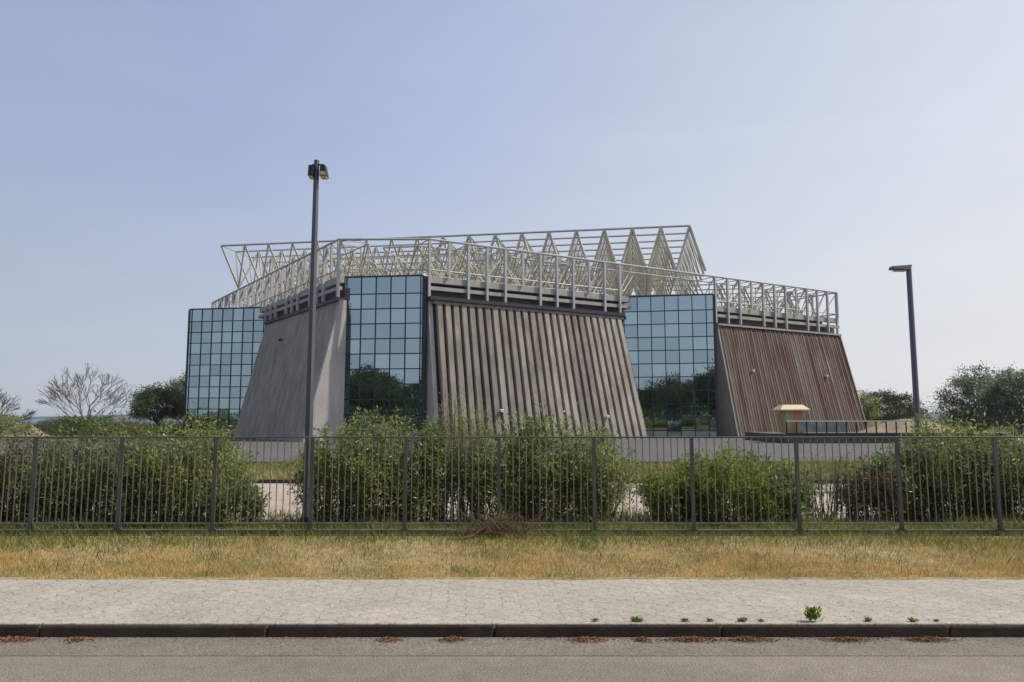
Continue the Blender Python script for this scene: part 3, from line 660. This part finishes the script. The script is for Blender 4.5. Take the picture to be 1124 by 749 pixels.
# ------------------------------------------------------------------ lamp posts
x_, y_ = (340 - 562) / 800 * 15.9, 15.95
lp = empty('lamp_post', (x_, y_, .1), 0, 'tall dark square lamp post with two floodlights, rising behind the fence left of centre', 'lamp post')
mb = MB(); H_ = 8.20; mb.hexa([(-.068, -.068, 0), (.068, -.068, 0), (.068, .068, 0), (-.068, .068, 0), (-.045, -.045, H_), (.045, -.045, H_), (.045, .045, H_), (-.045, .045, H_)]); mb.build('pole', M['pole'], lp, bevel=.012).rotation_euler.z = R(-24)
mb = MB(); mb.box(-.16, .16, -.16, .16, 0, .03); mb.box(-.1, .1, -.1, .1, .031, .3); mb.build('base', M['blk'], lp, bevel=.01)
for sx in (-1, 1):
    ox = .16 if sx > 0 else -.10
    fl = MB(); fl.hexa([(ox - .065, -.12, H_ - .40), (ox + (.10 if sx > 0 else .05), -.12, H_ - .40), (ox + (.10 if sx > 0 else .05), .12, H_ - .40), (ox - .065, .12, H_ - .40),
                        (ox - .06, -.09, H_ - .14), (ox + .055, -.09, H_ - .14), (ox + .055, .09, H_ - .14), (ox - .06, .09, H_ - .14)])
    o = fl.build('floodlight', M['blk'], lp, bevel=.01)
    ln = MB(); ln.box(ox - .05, ox + (.085 if sx > 0 else .035), -.105, .105, H_ - .425, H_ - .401); ln.build('lens', M['lens'], o)
    ln = MB(); ln.hexa([(ox - .05, -.128, H_ - .385), (ox + .08, -.128, H_ - .385), (ox + .08, -.1215, H_ - .385), (ox - .05, -.1215, H_ - .385), (ox - .045, -.118, H_ - .30), (ox + .06, -.118, H_ - .30), (ox + .06, -.1115, H_ - .30), (ox - .045, -.1115, H_ - .30)])
    if sx > 0: ln.build('lens', M['lens'], o)
    br = MB(); br.box(min(0, ox), max(0, ox), -.02, .02, H_ - .13, H_ - .10); br.build('bracket', M['blk'], lp)
x_, y_ = (1004.5 - 562) / 800 * 24.4, 24.4
lp = empty('lamp_post', (x_, y_, .1), 0, 'bluish grey street lamp with a flat lantern pointing left, at the right among bushes', 'lamp post')
mb = MB(); H_ = 7.55; mb.bar((0, 0, 0), (0, 0, H_), .10, 10, .085); mb.build('pole', M['bluepole'], lp, smooth=False)
mb = MB(); mb.hexa([(-.62, -.16, H_ - .13), (-.02, -.16, H_ - .17), (-.02, .16, H_ - .17), (-.62, .16, H_ - .13), (-.60, -.13, H_ - .02), (.09, -.10, H_ + .04), (.09, .10, H_ + .04), (-.60, .13, H_ - .02)]); ld_ = mb.build('lantern', M['pole'], lp, bevel=.02)
mb = MB(); mb.box(-.5, -.12, -.11, .11, H_ - .19, H_ - .172); mb.build('lens', M['lens'], ld_)

# ------------------------------------------------------------------ terrace, railing, booth
TY = 70
te = MB(); te.box(26.0, 47, TY, TY + 12, 0, .95); tag(te.build('terrace', M['plinth']), 'raised concrete terrace in front of the board clad wall', 'terrace')
rl = empty('railing', (0, TY, .95), 0, 'terrace railing with a pale handrail and dark panels, beside the ochre booth', 'railing')
mb = MB(); mb.box(26.2, 39.6, -.06, .06, 1.20, 1.32); mb.build('handrail', M['white'], rl)
mb = MB(); mb.box(26.1, 46.9, -.10, .10, .004, .12); mb.build('kick_rail', M['blk'], rl)
xs = np.linspace(26.2, 39.5, 15); rr = random.Random(4)
for i, x in enumerate(xs):
    mb = MB(); mb.box(x - .05, x + .05, -.04, .04, .12, 1.2); mb.build('baluster', M['blk'], rl)
    if i < 14 and x < 31.0 and i != 0:
        mb = MB(); mb.box(x + .08, xs[i + 1] - .08, -.02, .02, .2, 1.15); mb.build('infill_panel', M['frost'], rl)
bt_ = empty('booth', (27.5, 72.2, 1.05), 0, 'small ochre booth with a cream hipped roof standing before the board wall', 'booth')
mb = MB(); mb.box(-.85, .95, -.8, .8, 0, 2.15); mb.build('wall', M['booth'], bt_)
mb = MB(); mb.box(-.1, .75, -.835, -.803, .02, 2.05); mb.build('door', M['boothdoor'], bt_)
mb = MB(); mb.hexa([(-1.45, -1.2, 2.28), (1.45, -1.2, 2.28), (1.45, 1.2, 2.28), (-1.45, 1.2, 2.28), (-.95, -.6, 2.74), (.95, -.6, 2.74), (.95, .6, 2.74), (-.95, .6, 2.74)]); mb.box(-1.5, 1.5, -1.25, 1.25, 2.16, 2.277); mb.build('roof', M['boothroof'], bt_)

# ------------------------------------------------------------------ bushes behind the fence
def bx(px, D): return (px - 562) / 800 * D
BG = 'shrubs growing along the back of the fence'
def bush(px, D, hwpx, top, label, **k):
    hwpx *= .97; k.setdefault('per', 74)
    w = hwpx * 2 * D / 800 * 1.22; h = 2.5 - (top - 459) / 800 * D - .12
    return make_bush('shrub', bx(px, D), D, w, h, label, group=BG, **k)
bush(-60, 17.0, 60, 470, 'shrub behind the fence cut off by the left edge of the photo', seed=20)
bush(18, 16.9, 50, 474, 'half dry brownish shrub behind the fence at the far left', m='dry', seed=1, stems=60, per=60)
bush(62, 16.6, 32, 500, 'low dark shrub behind the fence between the dry shrub and the broad green one', seed=2, stems=40)
bush(108, 17.2, 55, 461, 'broad green shrub behind the fence under the leafless tree', seed=3, stems=80)
bush(168, 16.7, 42, 474, 'dark flowering shrub behind the fence below the round green tree', seed=21, stems=60)
bush(212, 17.1, 58, 459, 'rounded bright topped shrub behind the fence in front of the left glass bay', seed=4, stems=95)
bush(262, 16.4, 26, 518, 'low drooping shrub beside the gap left of the tall lamp post', seed=5, stems=30, per=60)
bush(372, 17.0, 36, 466, 'shrub behind the fence immediately right of the tall lamp post', seed=6, stems=48, per=75)
bush(418, 16.8, 42, 450, 'tall shrub behind the fence in front of the middle glass bay', seed=7, stems=70)
bush(466, 16.9, 36, 462, 'shrub behind the fence between the middle glass bay and the feathery bush', seed=22, stems=50, m='ole')
bush(503, 17.2, 34, 430, 'tall feathery pale green bush behind the fence, the highest of the row', m='feather', seed=8, stems=60, per=150, ll=.085, lw=.014, upright=1.1, low=.3)
bush(548, 16.8, 34, 474, 'shrub behind the fence above the heap of dead branches', seed=9, stems=48, per=80)
bush(588, 17.0, 42, 452, 'large green shrub behind the fence in front of the middle of the ribbed wall', seed=10, stems=75)
bush(640, 17.0, 46, 461, 'green shrub behind the fence in front of the right end of the ribbed wall', seed=11, stems=70)
bush(738, 17.0, 36, 508, 'low light green bush behind the fence below the right glass bay', m='ole2', seed=12, stems=40, per=70)
bush(790, 16.8, 46, 488, 'broad low bush behind the fence left of the booth', m='ole2', seed=13, stems=62, per=85)
bush(846, 16.9, 34, 502, 'low bush behind the fence straight below the booth', seed=14, stems=44, per=80)
bush(905, 17.3, 36, 490, 'sparse wispy bush behind the fence in front of the terrace', m='feather', seed=15, stems=34, per=42, ll=.08, lw=.018, upright=1.0)
bush(948, 16.9, 26, 506, 'thin bush behind the fence left of the bushes at the street lamp', m='dry', seed=16, stems=28, per=45)
bush(985, 17.2, 34, 484, 'dark bush behind the fence left of the foot of the street lamp', seed=17, stems=52)
bush(1038, 17.4, 50, 455, 'tall dark bush behind the fence right of the street lamp', seed=18, stems=90)
bush(1100, 17.2, 48, 461, 'dark bush behind the fence at the right edge of the photo', seed=19, stems=85)
bush(1180, 17.2, 55, 461, 'dark bush behind the fence outside the right edge', seed=23, stems=60)

# dead branches in front of the fence
rg = random.Random(9); root = empty('dead_branches', (bx(548, 14.9), 14.85, .12), 0, 'tangled heap of dead brown branches lying against the fence', 'branches')
mb = MB()
for i in range(230):
    a = rg.uniform(0, 6.28); rr_ = rg.random() ** .7; p = V((math.cos(a) * rr_ * .85, math.sin(a) * rr_ * .22, rg.uniform(0, .45) * (1 - rr_ * .7)))
    d = V((rg.uniform(-1, 1), rg.uniform(-.35, .35), rg.uniform(-.5, .9))).normalized(); r0 = rg.uniform(.004, .012)
    for s in range(3):
        q = p + d * rg.uniform(.08, .2); q.z = max(q.z, .0); mb.bar(p, q, r0, 4, r0 * .7, False); p = q; r0 *= .7; d = (d + V((rg.uniform(-1, 1), rg.uniform(-.4, .4), rg.uniform(-1, .6))) * .5).normalized()
mb.build('twigs', M['drystick'], root)
mb = MB(); p = V((-1.0, -.2, .03))
for q, r0 in ((V((-.8, -.25, .02)), .028), (V((-.55, -.22, .06)), .026), (V((-.3, -.12, .20)), .02), (V((-.05, -.1, .42)), .014)): mb.bar(p, q, r0 * 1.1, 6, r0); p = q
mb.build('branch', M['drystick'], root)
ng = np.random.default_rng(9); n = 1600; P = ng.normal(size=(n, 3)) * (.42, .13, .14) + (0, 0, .18); P[:, 2] = np.abs(P[:, 2])
quads_mesh('dry_leaves', leaves(P, ng.normal(size=(n, 3)), ng.uniform(.03, .09, n), ng.uniform(.01, .02, n)), M['dry'], root)

# kerb weeds and litter
WG = 'weeds sprouting along the kerb'
def weed(px, s, label, n=60):
    D = KY + .1; root = quads_mesh('weed', np.zeros((1, 4, 3)), M['weed']); bpy.data.objects.remove(root)
    P = RNG.normal(size=(n, 3)) * (.04, .015, .0) * s; P[:, 0] = np.clip(P[:, 0], -.08 * s, .08 * s); d = RNG.normal(size=(n, 3)) * (.7, .6, .4) + (0, 0, .8); P[:, 2] = RNG.uniform(0, .11, n) * s * (s > .9) + RNG.uniform(0, .02, n)
    o = quads_mesh('weed', leaves(P, d, RNG.uniform(.03, .085, n) * s, .026 * s), M['weed']); o.location = (bx(px, D), D, .158); tag(o, label, 'weed', WG)
weed(881, 1.05, 'largest bright green weed tuft on the kerb', 130)
for px, s, lb in ((650, .45, 'small flat weed on the kerb, leftmost of the row'), (694, .75, 'low weed on the kerb below the right half of the ribbed wall'), (745, .5, 'small weed on the kerb left of the middle weeds'), (772, .45, 'tiny weed on the kerb between two others'),
                  (806, .65, 'low weed on the kerb left of the largest tuft'), (826, .4, 'tiny weed just left of the largest tuft'), (940, .55, 'low weed on the kerb right of the largest tuft'), (988, .6, 'low weed on the kerb below the street lamp'), (1012, .35, 'tiny rightmost weed on the kerb')):
    weed(px, s, lb, 70)
LG = 'piles of red pine litter in the gutter'
rg = np.random.default_rng(5); n = 9000; P = np.stack([rg.uniform(-12, 12, n), -np.abs(rg.normal(size=n)) * .05 * (.4 + nz(rg.uniform(0, 1, n), 0, 1)), rg.uniform(.002, .008, n)], 1)
P = P[rg.uniform(0, 1, n) < np.clip(nz(P[:, 0], P[:, 0] * .3, 2.1) * 1.5 - .45, .05, 1)]
o = quads_mesh('gutter_debris', leaves(P, rg.normal(size=(len(P), 3)) * (1, 1, .1), rg.uniform(.01, .03, len(P)), .008), M['litter']); o.location = (0, KY - .01, .012); tag(o, 'thin scattered grit and needles along the foot of the kerb', 'debris', kind='stuff')
def litter(px, w, label):
    n = int(1300 * w) + 100; D = KY - .07; rg = np.random.default_rng(int(px))
    xs_ = rg.normal(size=n) * w * .24; ys_ = -np.abs(rg.normal(size=n)) * .06; hh = .03 * np.exp(-(xs_ / (w * .3)) ** 2)
    P = np.stack([xs_, ys_, rg.uniform(0, 1, n) * hh + .004], 1); d = rg.normal(size=(n, 3)) * (1, 1, .25)
    o = quads_mesh('leaf_litter', leaves(P, d, rg.uniform(.012, .04, n), .010), M['litter']); o.location = (bx(px, D), D, .012); tag(o, label, 'leaf litter', LG)
for px, w, lb in ((38, .55, 'leftmost thin pile of red litter against the kerb'), (105, .3, 'short pile of red litter in the left gutter'), (431, .3, 'red litter pile below the left part of the ribs'), (499, .35, 'red litter pile below the feathery bush'),
                  (640, .45, 'red litter pile below the leftmost kerb weed'), (699, .2, 'tiny litter pile between two bigger ones'), (752, .75, 'widest thick pile of red litter in the gutter'), (812, .6, 'red litter pile left of the largest weed'),
                  (915, .5, 'thin red litter pile right of the largest weed'), (1000, .55, 'thin rightmost pile of red litter')):
    litter(px, w, lb)

# ------------------------------------------------------------------ background
bare_tree(bx(97, 105), 105, 8.4, 'wide leafless tree on the skyline at the left', 12, r=.26)
bare_tree(bx(-4, 105), 105, 5.6, 'small grey leafless tree cut by the left edge', 5, r=.13)
bare_tree(bx(206, 122), 122, 8.0, 'thin leafless tree rising behind the round green tree', 8, r=.12)
make_tree('broadleaf_tree', bx(176, 114), 114, 7.6, 8.4, 'round dense green tree left of the left glass bay', m='tree', seed=3, leaf=.3, nclump=260, per=55, clump=.9, trunk=.2)
make_tree('broadleaf_tree', bx(206, 128), 128, 10.4, 6.0, 'taller green tree half hidden by the left glass bay', m='tree', seed=5, leaf=.3, nclump=180, per=50, clump=.8, trunk=.2)
for px, D, h, w, m, lb, sd in ((82, 88, 2.6, 4.2, 'tree', 'dark round bush below the leafless tree', 1), (110, 95, 2.3, 5, 'tree', 'low dark bush right of the foot of the leafless tree', 2),
                               (2, 80, 3.0, 7, 'ole', 'bush on the skyline at the left edge', 3), (62, 120, 2.0, 5.5, 'dry', 'dry brown bush beside the sandy mound', 4), (140, 80, 2.0, 6, 'dry', 'dry low bush before the round green tree', 6)):
    make_tree('distant_bush', bx(px, D), D, h, w, lb, m=m, seed=sd + 30, leaf=.2, nclump=110, per=50, clump=.7, trunk=.06, cat='bush')
def mound(name, x, y, w, d, h, m, label):
    mb = MB(); nu, nv = 28, 10; rg = random.Random(int(x)); 
    ph = [rg.uniform(0, 6) for _ in range(6)]
    for j in range(nv + 1):
        r = j / nv
        for i in range(nu):
            a = 2 * math.pi * i / nu; wob = 1 + .1 * math.sin(3 * a + ph[0]) + .06 * math.sin(7 * a + ph[1])
            mb.v.append((x + math.cos(a) * w / 2 * r * wob, y + math.sin(a) * d / 2 * r * wob, .09 + h * (math.cos(r * math.pi) * .5 + .5) * (1 + .1 * math.sin(5 * a + ph[2]) * r)))
    for j in range(nv):
        for i in range(nu): mb.f.append((j * nu + i, j * nu + (i + 1) % nu, (j + 1) * nu + (i + 1) % nu, (j + 1) * nu + i))
    return tag(mb.build(name, m, smooth=True), label, 'mound')
mound('sand_mound', bx(28, 90), 90, 8, 6, 1.8, M['sand'], 'pale sandy mound near the left edge')
mound('earth_mound', bx(996, 105), 105, 20, 10, 2.3, M['brownmound'], 'brown earth mound behind the terrace railing')
make_tree('stone_pine', bx(972, 135), 135, 7.2, 13, 'dark dome shaped pine behind the right end of the hall', m='pine', seed=7, leaf=.32, nclump=300, per=60, clump=.9, dome=True, trunk=.22)
make_tree('broadleaf_tree', bx(948, 112), 112, 6.6, 4.4, 'small loose light green tree next to the dark dome shaped pine', m='ole', seed=8, leaf=.26, nclump=70, per=36, clump=.7, trunk=.25)
make_tree('broadleaf_tree', bx(1072, 62), 62, 6.5, 5.4, 'grey green tree with a rounded crown right of the street lamp', m='olive', seed=9, leaf=.2, nclump=230, per=70, clump=.65, trunk=.2)
make_tree('broadleaf_tree', bx(1115, 56), 56, 6.1, 4.6, 'grey green tree cut by the right edge of the photo', m='olive', seed=10, leaf=.2, nclump=220, per=70, clump=.6, trunk=.2)
make_tree('broadleaf_tree', bx(1175, 60), 60, 6.0, 6, 'grey green tree outside the right edge', m='olive', seed=11, leaf=.2, nclump=180, per=60, clump=.6, trunk=.2)
# scrub to the horizon and the far hills
def scrub(name, n, x0, x1, y0, y1, m, label, seed):
    rg = np.random.default_rng(seed); c = np.stack([rg.uniform(x0, x1, n), rg.uniform(y0, y1, n), np.zeros(n)], 1); per = 130
    idx = np.repeat(np.arange(n), per); s = rg.uniform(.6, 1.6, n)[idx][:, None]
    off = rg.normal(size=(n * per, 3)) * (1.1, .8, .35) * s; off[:, 2] = np.abs(off[:, 2]); P = c[idx] + off + (0, 0, .1)
    o = quads_mesh(name, leaves(P, rg.normal(size=(n * per, 3)) + (0, 0, .4), .4 * s, .16 * s), M[m]); return tag(o, label, 'scrub', kind='stuff')
scrub('far_scrub', 320, -190, -45, 95, 188, 'dry', 'dry scrub covering the flat land at the left', 1)
scrub('far_scrub', 200, 50, 200, 110, 330, 'ole', 'green scrub covering the flat land at the right', 2)
scrub('near_scrub', 46, 20, 36, 29, 38, 'ole', 'green scrub beside the inner road at the right', 6)
mb = MB(); xs_ = np.linspace(-4200, 4200, 120); rg = random.Random(2)
k = 0
for x in xs_:
    h = 12 + 16 * (.5 + .5 * math.sin(x * .0011 + 1)) + 6 * math.sin(x * .004) + rg.uniform(-1, 1) * .8
    for (dy, hh) in ((-350, 0), (-120, h * .7), (0, h), (300, 0)): mb.v.append((x, 2900 + dy, hh))
for i in range(len(xs_) - 1):
    for j in range(3): a = i * 4 + j; mb.f.append((a, a + 4, a + 5, a + 1))
struct(mb.build('hills', M['hill'], smooth=True))

# pines across the road, seen mirrored in the glass
PG = 'pines across the road seen mirrored in the glass bays'
first = None
spots = [(-104, -36, .75), (-95, -26, 1.0), (-86, -34, 1.15), (-77, -26, 1.1), (-69, -35, 1.25), (-61, -28, 1.05), (-53, -36, 1.0), (16, -32, 1.5), (7, -26, 1.05), (-2, -32, 1.15), (-11, -27, .95), (-19, -34, .7), (-36, -38, .6), (26, -28, 1.1), (36, -36, 1.2), (-90, -42, 1.1), (-73, -44, 1.2), (-65, -40, 1.0), (2, -44, 1.2), (-6, -42, 1.0), (11, -46, 1.3), (20, -44, 1.3)]
for i, (x, y, s) in enumerate(spots):
    if first is None:
        o = first = make_tree('stone_pine', x, y, 12.5, 13, 'dark pine across the road, seen only as a reflection in glass', m='pine', seed=44, leaf=.5, nclump=260, per=42, clump=1.6, trunk=.18, group=PG)
    else:
        o = first.copy(); COL.objects.link(o); o.location = (x, y, .1); o.rotation_euler.z = i * 1.3
        for ch in first.children: c = ch.copy(); COL.objects.link(c); c.parent = o
    o.scale = (s, s, s)
n = 40000; rgn = np.random.default_rng(77); P = np.stack([rgn.uniform(-190, 60, n), rgn.normal(size=n) * 1.2 - 20, rgn.uniform(0, 1, n) ** 1.6 * 5 + .1], 1)
tag(quads_mesh('far_hedge', leaves(P, rgn.normal(size=(n, 3)), .55, .3), M['tree']), 'long green hedge across the road, seen mirrored in the glass', 'hedge', kind='stuff')

hzb = MB(); hzb.box(-6950, 6950, -800, 8950, -1.03, 60); o = hzb.build('haze', None) if 0 else None
me = bpy.data.meshes.new('haze'); me.from_pydata(hzb.v, [], hzb.f); o = bpy.data.objects.new('haze', me); COL.objects.link(o)
m = bpy.data.materials.new('haze'); m.use_nodes = True; nt = m.node_tree; nt.nodes.remove(nt.nodes['Principled BSDF'])
pv = nt.nodes.new('ShaderNodeVolumePrincipled'); pv.inputs['Density'].default_value = .00010; pv.inputs['Color'].default_value = (.85, .9, 1, 1); pv.inputs['Anisotropy'].default_value = .2
nt.links.new(pv.outputs[0], nt.nodes['Material Output'].inputs['Volume']); me.materials.append(m); m.cycles.homogeneous_volume = True if hasattr(m.cycles, 'homogeneous_volume') else None
tag(o, 'thin pale air haze over the whole place', 'haze', kind='stuff')
# ------------------------------------------------------------------ camera, light
cam = bpy.data.cameras.new('camera'); co = bpy.data.objects.new('camera', cam); COL.objects.link(co); S.camera = co
pitch = math.atan(84.5 / 800); co.location = (0, 0, 2.5); co.rotation_euler = (math.pi / 2 + pitch, 0, 0)
cam.sensor_width = 36; cam.lens = 800 / 1124 * 36; cam.clip_start = .1; cam.clip_end = 20000
AZ, EL = 86, 52
s = V((math.sin(R(AZ)) * math.cos(R(EL)), math.cos(R(AZ)) * math.cos(R(EL)), math.sin(R(EL))))
sun = bpy.data.lights.new('sun', 'SUN'); so = bpy.data.objects.new('sun', sun); COL.objects.link(so)
sun.energy = 4.3; sun.angle = R(.6); sun.color = (1, .94, .84); so.rotation_euler = s.to_track_quat('Z', 'Y').to_euler()
w = bpy.data.worlds.new('World'); S.world = w; w.use_nodes = True; nt = w.node_tree
sky = nt.nodes.new('ShaderNodeTexSky'); sky.sky_type = 'NISHITA'; sky.sun_disc = False; sky.sun_elevation = R(EL); sky.sun_rotation = R(AZ)
sky.air_density = 1.0; sky.dust_density = 1.5; sky.ozone_density = 2.0; sky.altitude = 0
N = nt.nodes; L = nt.links
tc = N.new('ShaderNodeTexCoord'); sp = N.new('ShaderNodeSeparateXYZ'); L.new(tc.outputs['Generated'], sp.inputs[0])
fz_ = ramp(N, [(0, (.97,) * 3), (.06, (.93,) * 3), (.2, (.88,) * 3), (.45, (.76,) * 3), (1, (.35,) * 3)]); L.new(sp.outputs['Z'], fz_.inputs[0])
dt = N.new('ShaderNodeVectorMath'); dt.operation = 'DOT_PRODUCT'; L.new(tc.outputs['Generated'], dt.inputs[0]); dt.inputs[1].default_value = (math.sin(R(AZ)), math.cos(R(AZ)), 0)
mr = N.new('ShaderNodeMapRange'); mr.inputs['From Min'].default_value = -1; mr.inputs['From Max'].default_value = 1; L.new(dt.outputs['Value'], mr.inputs['Value'])
hz = ramp(N, [(0, (.33, .41, .55)), (.35, (.39, .47, .68)), (.5, (.50, .57, .76)), (.68, (.64, .685, .79)), (.86, (.83, .845, .87)), (1, (.90, .90, .90))]); L.new(mr.outputs[0], hz.inputs[0])
sc_ = N.new('ShaderNodeVectorMath'); sc_.operation = 'SCALE'; sc_.inputs['Scale'].default_value = 1 / .12; L.new(hz.outputs[0], sc_.inputs[0])
hz2 = ramp(N, [(0, (.40, .45, .50)), (.45, (.56, .60, .66)), (.8, (.76, .77, .775)), (1, (.84, .84, .82))]); L.new(mr.outputs[0], hz2.inputs[0])
lowf = ramp(N, [(0, (1,) * 3), (.10, (.75,) * 3), (.35, (.1,) * 3), (.5, (0,) * 3)]); L.new(sp.outputs['Z'], lowf.inputs[0])
wisp = noise(nt, tc.outputs['Generated'], 2.2, (1, 1, 5), 6, .6, .6); wr = ramp(N, [(.35, (.965, .97, .985)), (.7, (1.035, 1.03, 1.015))]); L.new(wisp, wr.inputs[0])
L.new(mixc(nt, 1., mixc(nt, lowf.outputs[0], hz.outputs[0], hz2.outputs[0]), wr.outputs[0], 'MULTIPLY'), sc_.inputs[0])
L.new(mixc(nt, fz_.outputs[0], sky.outputs[0], sc_.outputs[0]), N['Background'].inputs['Color']); nt.nodes['Background'].inputs['Strength'].default_value = .12
S.view_settings.view_transform = 'Standard'; S.view_settings.look = 'None'; S.view_settings.exposure = .06; S.view_settings.gamma = 1
S.render.resolution_x = 1024; S.render.resolution_y = 682
S.cycles.max_bounces = 6
for o in bpy.data.objects:
    if 'hallpart' in o.keys(): del o['hallpart']
